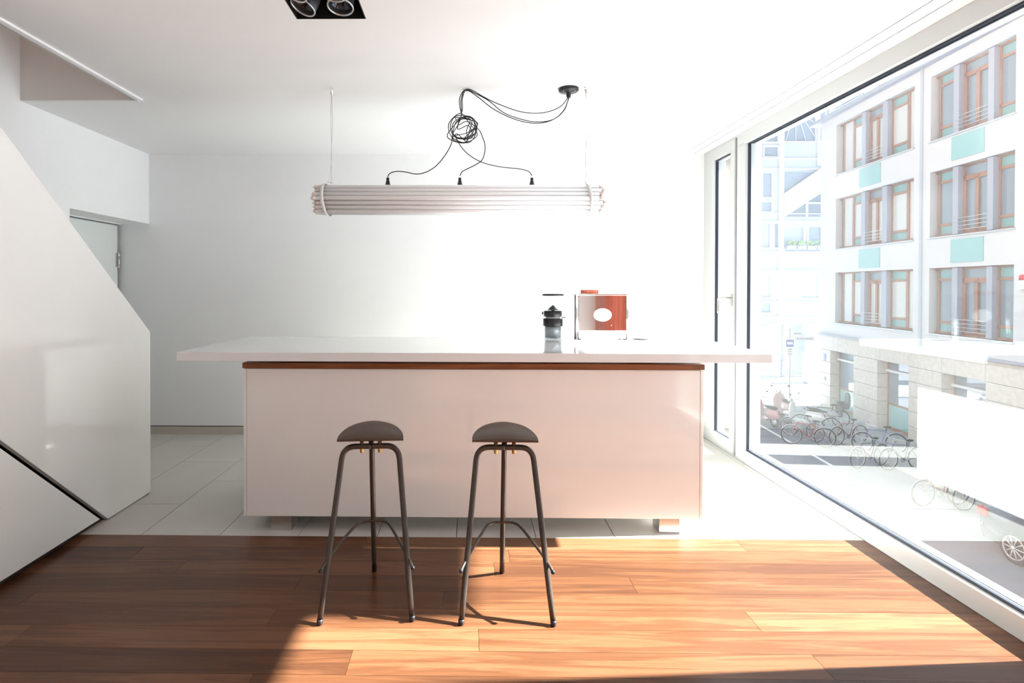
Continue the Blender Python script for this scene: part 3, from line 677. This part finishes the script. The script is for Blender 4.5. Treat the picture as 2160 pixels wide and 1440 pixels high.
for i,(a,b,c_,d_) in enumerate(rr):
    f=MB(); w_=.09
    for q in ((a,a+w_,c_,d_),(b-w_,b,c_,d_),(a+w_,b-w_,c_,c_+w_),(a+w_,b-w_,d_-w_,d_)): f.box(q[0],q[1],YA-.05,YA+.08,q[2],q[3])
    wo=f.build('window',WFRAME,ap); MB().box(a+w_,b-w_,YA+.06,YA+.09,c_+w_,d_-w_).build('pane',AGL if i%3 else CURT,wo)
    if i==19:
        o_=Vector(((a+b)/2-.2,0,d_)); s_=MB()
        for k in range(11):
            t=PI+PI*(k+.5)/11; L_=3.4; x_=o_.x+L_*math.cos(t); z_=o_.z+L_*math.sin(t)
            if z_<c_: fct=(o_.z-c_)/(o_.z-z_); x_=o_.x+(x_-o_.x)*fct; z_=c_
            if x_<a: fct=(o_.x-a)/(o_.x-x_); z_=o_.z+(z_-o_.z)*fct; x_=a
            if x_>b: fct=(b-o_.x)/(x_-o_.x); z_=o_.z+(z_-o_.z)*fct; x_=b
            s_.tube([(o_.x,YA+.03,o_.z),(x_,YA+.03,z_)],.03,4)
        s_.build('fan_mullions',WFRAME,wo)
# slanting stair band with dark glass under and over it
def poly(pts,name,m,y0,y1,parent=ap):
    P=[at(u,v,'y',YA) for u,v in pts]; return MB().prism([(p.x,p.z) for p in P],'y',y0,y1).build(name,m,parent)
poly([(1652,457),(1737,401),(1737,457)][::1],'stair_glazing',mat('apartment_glass_dark',(.15,.19,.25),.4),YA-.06,YA-.01)
poly([(1652,364),(1718,364),(1652,405)],'gable_pane',AGL,YA-.06,YA-.01)
poly([(1650,409),(1737,350),(1737,401),(1650,458)],'stair_band',WFRAME,YA-.35,YA-.02)
for q in ((1698,401,1702,458),(1652,427,1737,430)): a,b,c_,d_=ar(*q); 
a,b,c_,d_=ar(1698,428,1702,457); MB().box(a,b,YA-.12,YA-.05,c_,d_).build('mullion',WFRAME,ap)
a,b,c_,d_=ar(1700,427,1737,430); MB().box(a,b,YA-.12,YA-.05,c_,d_).build('mullion',WFRAME,ap)
for v in (334,356,450,466,530,569,634,666,680):
    a,b,c_,d_=ar(1480,v,1752,v+2); MB().box(12,24.5,YA-.10,YA,c_,d_).build('ledge',WFRAME,ap)
for q in ((1643,220,1650,680),(1723,220,1727,350)): a,b,c_,d_=ar(*q); MB().box(a,b,YA-.12,YA,c_,d_).build('pilaster',WFRAME,ap)
for k in range(4):
    a,b,c_,d_=ar(1654+k*21,519,1673+k*21,526); bo=tag(MB().box(a,b,YA-.40,YA-.12,c_,d_).build('planter_box',GREYM),'grey planter box of pale flowers on the far balcony, '+('leftmost of four','second from the left','second from the right','rightmost of four')[k],'planter','planter boxes on the far balcony')
    rnd=random.Random(k); pl=MB()
    for _ in range(40):
        x_=rnd.uniform(a,b); z_=d_+rnd.uniform(0,.28); y_=YA-.26+rnd.uniform(-.1,.1); s_=.05
        pl.add([(x_-s_,y_,z_),(x_,y_-s_,z_+s_),(x_+s_,y_,z_+s_*.6),(x_,y_+s_,z_-s_*.4)],[(0,1,2,3)])
    o=pl.build('plants',LEAF,bo); o['kind']='stuff'

# ---- street furniture
zs=ZP
p=at(1651,792,'z',ZP); 
la=thing('street_lamp','tall grey street lamp with flat head in front of the pale apartment building','street lamp',tuple(p))
MB().tube([(0,0,0),(0,0,1)],.11,10).build('base',GREYM,la,world=False)
MB().tube([(0,0,1),(0,0,4.95)],.06,10).build('pole',GREYM,la,world=False)
MB().box(-.55,.55,-.2,.2,4.92,5.02).build('head',GREYM,la,world=False)
SY_=26.9; p=at(1665,862,'z',ZR); yS=p.y
sg=thing('sign_post','white post with street name signs and a blue parking sign','sign post',tuple(p))
hz=at(1667,693,'y',yS).z-ZR
MB().tube([(0,0,0),(0,0,hz)],.045,10).build('pole',WFRAME,sg,world=False)
def srect(u0,v0,u1,v1): a=at(u0,v0,'y',yS)-p; b=at(u1,v1,'y',yS)-p; return a.x,b.x,b.z,a.z
SIGNW=mat('sign_white',(.85,.87,.9),.4); SIGNB=mat('sign_blue',(.20,.27,.62),.4); INK=mat('sign_ink',(.35,.37,.42),.5)
def sign(name,q,m,marks):
    a,b,c_,d_=srect(*q); o=MB().box(a,b,-.06,-.045,c_,d_).build(name,m,sg,world=False)
    k=MB()
    for (x0,x1,z0,z1) in marks: k.box(a+(b-a)*x0,a+(b-a)*x1,-.063,-.06,c_+(d_-c_)*z0,c_+(d_-c_)*z1)
    if marks: k.build('lettering',INK if m is SIGNW else SIGNW,o,world=False)
letters=[(.1+.075*i,.1+.075*i+.05,.35,.65+.1*(i%3==0)) for i in range(11)]
sign('name_sign',(1672,699,1690,707),SIGNW,letters); sign('name_sign',(1675,709,1717,719),SIGNW,letters)
sign('parking_sign',(1657,716,1673,731),SIGNB,[(.12,.88,.32,.70)]); sign('notice_sign',(1659,732,1671,752),SIGNW,[(.2,.8,.75,.85),(.2,.7,.5,.58),(.2,.75,.25,.33)])
pb=at(1727,812,'z',ZR)
ub=thing('utility_cabinet','pale utility cabinet with faded graffiti at the building corner','utility cabinet',tuple(pb))
a0=at(1703,795,'y',pb.y)-pb; a1=at(1735,745,'y',pb.y)-pb
MB().box(a0.x,a1.x,0,.5,0,a1.z*.33).build('base',GREYM,ub,.01,world=False)
MB().box(a0.x-.05,a1.x,-.04,.54,a1.z*.33,a1.z).build('cabinet',SIGNW,ub,.01,world=False)
gm=MB(); rnd=random.Random(4)
for k in range(7):
    x_=rnd.uniform(a0.x+.1,a1.x-.2); z_=rnd.uniform(a1.z*.42,a1.z*.85)
    gm.tube(spline([(x_+rnd.uniform(-.12,.12),-.05,z_+rnd.uniform(-.12,.12)) for _ in range(4)],4),.012,4)
gm.build('graffiti',mat('graffiti_paint',(.45,.20,.28),.6),ub,world=False)
gm=MB()
for k in range(4): gm.tube(spline([(a0.x+.25+.13*k+rnd.uniform(-.05,.05),-.01,.25+rnd.uniform(-.1,.1)) for _ in range(4)],4),.012,4)
gm.build('graffiti',INK,ub,world=False)
pk=at(1708,792,'z',ZP)
bbx=thing('hoarding_sign','blank white sign board on two legs near the utility cabinet','sign board',tuple(pk))
a0=at(1692,701,'y',pk.y)-pk; a1=at(1724,683,'y',pk.y)-pk
MB().box(a0.x,a1.x,0,.08,a0.z,a1.z).build('board',SIGNW,bbx,.01,world=False)
for x_ in (a0.x+.25,a1.x-.25): MB().tube([(x_,.04,0),(x_,.04,a0.z)],.03,6).build('leg',GREYM,bbx,world=False)

# ---- bicycles
def make_bike(col,name_mat,seat=False,bag=False):
    t=thing('bicycle','','bicycle')
    FM=mat(name_mat,col,.35,metal=.2)
    wh=MB(); R=.335; n=28
    wh.tube([(R*math.cos(2*PI*k/n),0,R*math.sin(2*PI*k/n)) for k in range(n)],.019,6,closed=True)
    tyre=wh.mesh('wheel',RUBBER)
    rim=MB().tube([(.305*math.cos(2*PI*k/n),0,.305*math.sin(2*PI*k/n)) for k in range(n)],.011,5,closed=True)
    for k in range(14):
        a=2*PI*k/14; rim.tube([(.02*math.cos(a),.02*(-1)**k,.02*math.sin(a)),(.30*math.cos(a),0,.30*math.sin(a))],.003,3,caps=False)
    rim.lathe([(.02,-.04),(.02,.04)],8,mtx=Matrix.Rotation(PI/2,4,'X')); rme=rim.mesh('rim',RAILM)
    for x in (-.52,.54):
        o=inst('wheel',tyre,(x,0,.355),t); inst('rim',rme,(0,0,0),o)
        m=MB(); m.tube([(x+.375*math.cos(a_),0,.355+.375*math.sin(a_)) for a_ in [math.radians(d) for d in range(20,171,15)]],.012,5); m.build('mudguard',RAILM,t,world=False)
    f=MB(); bb=(-.05,0,.30); st_=(-.20,0,.78); hd_=(.38,0,.80); hb=(.42,0,.68)
    for a,b,r in ((bb,st_,.016),(bb,hb,.019),(st_,hd_,.016),((-.52,0,.355),bb,.011),((-.52,0,.355),st_,.010),(hd_,hb,.02),(hb,(.54,0,.355),.013)): f.tube([a,b],r,8)
    f.build('frame',FM,t,world=False)
    m=MB(); m.tube([st_,(-.225,0,.90)],.012,8); m.ball((-.24,0,.92),.13,10,(1.05,.6,.28)); m.build('saddle',BLACK,t,world=False)
    m=MB(); m.tube([hd_,(.36,0,.98)],.012,8); m.tube(spline([(.20,-.30,.99),(.32,-.24,1.0),(.38,-.10,1.0),(.38,.10,1.0),(.32,.24,1.0),(.20,.30,.99)],4),.012,6); m.build('handlebar',RAILM,t,world=False)
    m=MB(); m.tube([(-.05,-.09,.30),(-.05,.09,.30)],.012,6); m.tube([(-.05,-.07,.30),(.08,-.07,.20)],.01,6); m.tube([(-.05,.07,.30),(-.18,.07,.40)],.01,6); m.box(.04,.14,-.14,-.07,.185,.205); m.box(-.24,-.14,.07,.14,.39,.41)
    m.lathe([(.0,-.005),(.09,-.005),(.09,.005),(0,.005)],16,mtx=Matrix.Translation((-.05,-.05,.30))@Matrix.Rotation(PI/2,4,'X')); m.build('crankset',GREYM,t,world=False)
    m=MB(); [m.box(-.72,-.34,y_-.006,y_+.006,.745,.757) for y_ in (-.06,0,.06)]; m.tube([(-.62,-.05,.75),(-.52,-.05,.36)],.006,5); m.tube([(-.62,.05,.75),(-.52,.05,.36)],.006,5); m.build('rack',GREYM,t,world=False)
    if seat:
        m=MB(); m.box(-.75,-.42,-.17,.17,.80,.90); 
        sh=[(-.17,.88),(.17,.88),(.19,1.15),(.15,1.38),(.07,1.44),(-.07,1.44),(-.15,1.38),(-.19,1.15)]
        m.prism(sh,'x',-.80,-.73); m.box(-.75,-.45,-.20,-.17,.85,1.05); m.box(-.75,-.45,.17,.20,.85,1.05); m.box(-.50,-.38,-.18,-.10,.45,.85); m.box(-.50,-.38,.10,.18,.45,.85)
        m.build('child_seat',mat('child_seat_plastic',(.12,.13,.15),.5),t,.01,world=False)
    if bag:
        m=MB(); m.ball((-.55,.0,.84),.2,12,(1.1,.8,.6)); m.build('basket',mat('bag_cloth',(.3,.32,.36),.8),t,world=False)
    return t
GB='bicycles parked along the far kerb'
def put(t,u,v,ang,label,z=ZR,group=GB):
    p=at(u,v,'z',z); t.location=p; t.rotation_euler=(0,0,math.radians(ang)); t['label']=label
    if group: t['group']=group
put(make_bike((.45,.05,.06),'red_frame_paint'),1705,940,158,'bicycle with bright red frame in the middle of the parked cluster')
put(make_bike((.10,.11,.13),'black_frame_paint',seat=True),1745,900,172,'black bicycle carrying a grey child seat, in the parked cluster')
put(make_bike((.30,.33,.38),'grey_frame_paint'),1692,925,115,'grey bicycle leftmost in the parked cluster')
put(make_bike((.38,.10,.12),'dark_red_frame_paint'),1790,938,195,'dark red bicycle rightmost in the parked cluster')
put(make_bike((.55,.58,.62),'silver_frame_paint',bag=True),1722,915,140,'silver bicycle with a cloth bag behind the red one')
put(make_bike((.26,.24,.50),'violet_frame_paint'),1855,955,170,'violet bicycle standing alone at the kerb below the stone piers')
put(make_bike((.12,.12,.15),'dark_frame_paint'),1835,985,200,'dark bicycle in front of the violet one')
put(make_bike((.14,.16,.19),'anthracite_frame_paint'),1905,990,190,'anthracite bicycle beyond the kerb, right of the violet one')
put(make_bike((.62,.25,.20),'coral_frame_paint'),1985,1066,188,'coral bicycle near the corner of the white parking line')
put(make_bike((.2,.22,.25),'steel_frame_paint'),2070,1075,190,'steel grey bicycle beside the far pavement, right of the coral one')
# ---- scooters
def make_scooter(col,nm):
    t=thing('scooter','','scooter'); BM=mat(nm,col,.2,coat=.6)
    n=20
    for x in (-.62,.62):
        MB().tube([(x+.19*math.cos(2*PI*k/n),0,.24+.19*math.sin(2*PI*k/n)) for k in range(n)],.05,8,closed=True).build('wheel',RUBBER,t,world=False)
        MB().lathe([(0,-.03),(.14,-.03),(.14,.03),(0,.03)],14,mtx=Matrix.Translation((x,0,.24))@Matrix.Rotation(PI/2,4,'X')).build('hub',RAILM,t,world=False)
    b=MB(); b.ball((-.48,0,.52),.33,16,(1.25,.55,.72)); b.box(-.3,.36,-.15,.15,.22,.30); b.build('body',BM,t,world=False)
    MB().prism([(-.24,.28),(.24,.28),(.26,.7),(.16,.98),(-.16,.98),(-.26,.7)],'x',.36,.44).build('leg_shield',BM,t,.02,world=False)
    MB().ball((.60,0,.47),.17,12,(1.2,.6,.6)).build('front_mudguard',BM,t,world=False)
    MB().ball((-.42,0,.80),.2,14,(1.9,.75,.4)).build('seat',BLACK,t,world=False)
    m=MB(); m.tube([(.62,0,.24),(.40,0,1.02)],.03,8); m.tube(spline([(.26,-.34,1.04),(.36,-.2,1.07),(.40,0,1.05),(.36,.2,1.07),(.26,.34,1.04)],4),.018,6); m.build('handlebar',GREYM,t,world=False)
    MB().ball((.46,0,1.02),.11,12).build('headlight',CHROME,t,world=False)
    for s in (-1,1):
        m=MB(); m.tube([(.34,s*.22,1.07),(.30,s*.34,1.30)],.008,5); m.ball((.30,s*.35,1.33),.06,10,(.3,1,.7)); m.build('mirror',BLACK,t,world=False)
    m=MB(); m.ball((-.86,0,.62),.05,8); m.build('tail_light',mat('red_lens_'+nm,(.5,.03,.03),.2),t,world=False)
    return t
GS='scooters parked at the street corner'
put(make_scooter((.45,.22,.24),'scooter_red'),1612,894,100,'dull red scooter, leftmost of those parked beyond the sign post',group=GS)
put(make_scooter((.60,.45,.45),'scooter_rose'),1650,878,80,'rose scooter standing just left of the white scooter',group=GS)
put(make_scooter((.82,.84,.86),'scooter_white'),1692,900,125,'white scooter between the rose scooter and the bicycles',group=GS)
# ---- parked car at the kerb
car=thing('car','dark blue-grey parked car with alloy wheels at the far kerb','car',(12.38,10.75,ZR),math.radians(-88))
CARP=mat('car_paint',(.10,.115,.17),.15,metal=.4,coat=1)
# local x = forward, y = left; nose at +x
prof=[(-2.15,.32),(-2.2,.62),(-2.12,.92),(-1.9,1.02),(-1.35,1.42),(-.9,1.5),(.0,1.5),(.45,1.42),(1.05,1.0),(1.9,.85),(2.15,.62),(2.15,.32)]
vs=[];fs=[]; n=len(prof)
sec=[(-.86,.0),(-.90,.5),(-.84,.9),(-.62,1.0),(.62,1.0),(.84,.9),(.90,.5),(.86,.0)]
for x_,z_ in prof:
    pass
xsn=[-2.2,-2.1,-1.8,-1.35,-.9,0,.45,1.05,1.6,2.0,2.18]
def topz(x):
    P=[(-2.2,.85),(-2.1,.95),(-1.8,1.10),(-1.35,1.42),(-.9,1.49),(0,1.49),(.45,1.40),(1.05,1.0),(1.6,.92),(2.0,.80),(2.18,.62)]
    for (a,b),(c_,d_) in zip(P,P[1:]):
        if a<=x<=c_: return b+(d_-b)*(x-a)/(c_-a)
    return P[-1][1]
for x in xsn:
    tz=topz(x); wl_=.88-.10*max(0,(abs(x)-1.7)/.5)
    belt=min(.92,tz-.02); tw_=wl_-.26 if tz>1.2 else wl_-.10
    for y_,z_ in ((-wl_+.06,.22),(-wl_,.5),(-wl_+.02,belt),(-tw_,tz-.04),(-tw_+.12,tz),(tw_-.12,tz),(tw_,tz-.04),(wl_-.02,belt),(wl_,.5),(wl_-.06,.22)): vs.append((x,y_,z_))
for i in range(len(xsn)-1):
    for k in range(10): fs.append((i*10+k,(i+1)*10+k,(i+1)*10+(k+1)%10,i*10+(k+1)%10))
fs.append(tuple(range(10))); fs.append(tuple(range((len(xsn)-1)*10,len(xsn)*10))[::-1])
MB().add(vs,fs,True).build('body',CARP,car,world=False)
for s in (-1,1):
    MB().prism([(-1.5,.95),(.95,.95),(.42,1.33),(-.9,1.40),(-1.25,1.30)],'y',s*.80,s*.72).build('side_window',mat('car_glass',(.02,.025,.03),.05),car,world=False)
    for x in (-1.32,1.32):
        y_=s*.86
        n=32; w_=MB().tube([(x+.285*math.cos(2*PI*k/n),y_,.33+.285*math.sin(2*PI*k/n)) for k in range(n)],.048,8,closed=True).build('wheel',RUBBER,car,world=False)
        m=MB(); m.tube([(x+.235*math.cos(2*PI*k/n),y_+s*.03,.33+.235*math.sin(2*PI*k/n)) for k in range(n)],.014,6,closed=True)
        for k in range(10):
            a=2*PI*k/10; m.tube([(x+.03*math.cos(a),y_+s*.04,.33+.03*math.sin(a)),(x+.23*math.cos(a),y_+s*.035,.33+.23*math.sin(a))],.014,5)
        m.ball((x,y_+s*.04,.33),.045,10); m.build('alloy_rim',RAILM,w_,world=False)
        MB().lathe([(0,0),(.32,0),(.32,.02),(0,.02)],24,mtx=Matrix.Translation((x,s*.80,.34))@Matrix.Rotation(PI/2,4,'X')).build('wheel_arch',BLACK,car,world=False)
    MB().box(-2.2,-1.98,s*.60,s*.86,.72,.90).build('tail_light',mat('tail_red',(.55,.03,.04),.2),car,.02,world=False)
    MB().box(1.98,2.16,s*.50,s*.80,.58,.72).build('headlight',CHROME,car,.02,world=False)
MB().prism([(-.6,1.18),(.6,1.18),(.5,1.40),(-.5,1.40)],'x',-1.62,-1.40).build('rear_window',mat('car_glass_rear',(.02,.025,.03),.05),car,world=False)
MB().box(-2.24,-2.1,-.7,.7,.35,.50).build('bumper',BLACK,car,.02,world=False)
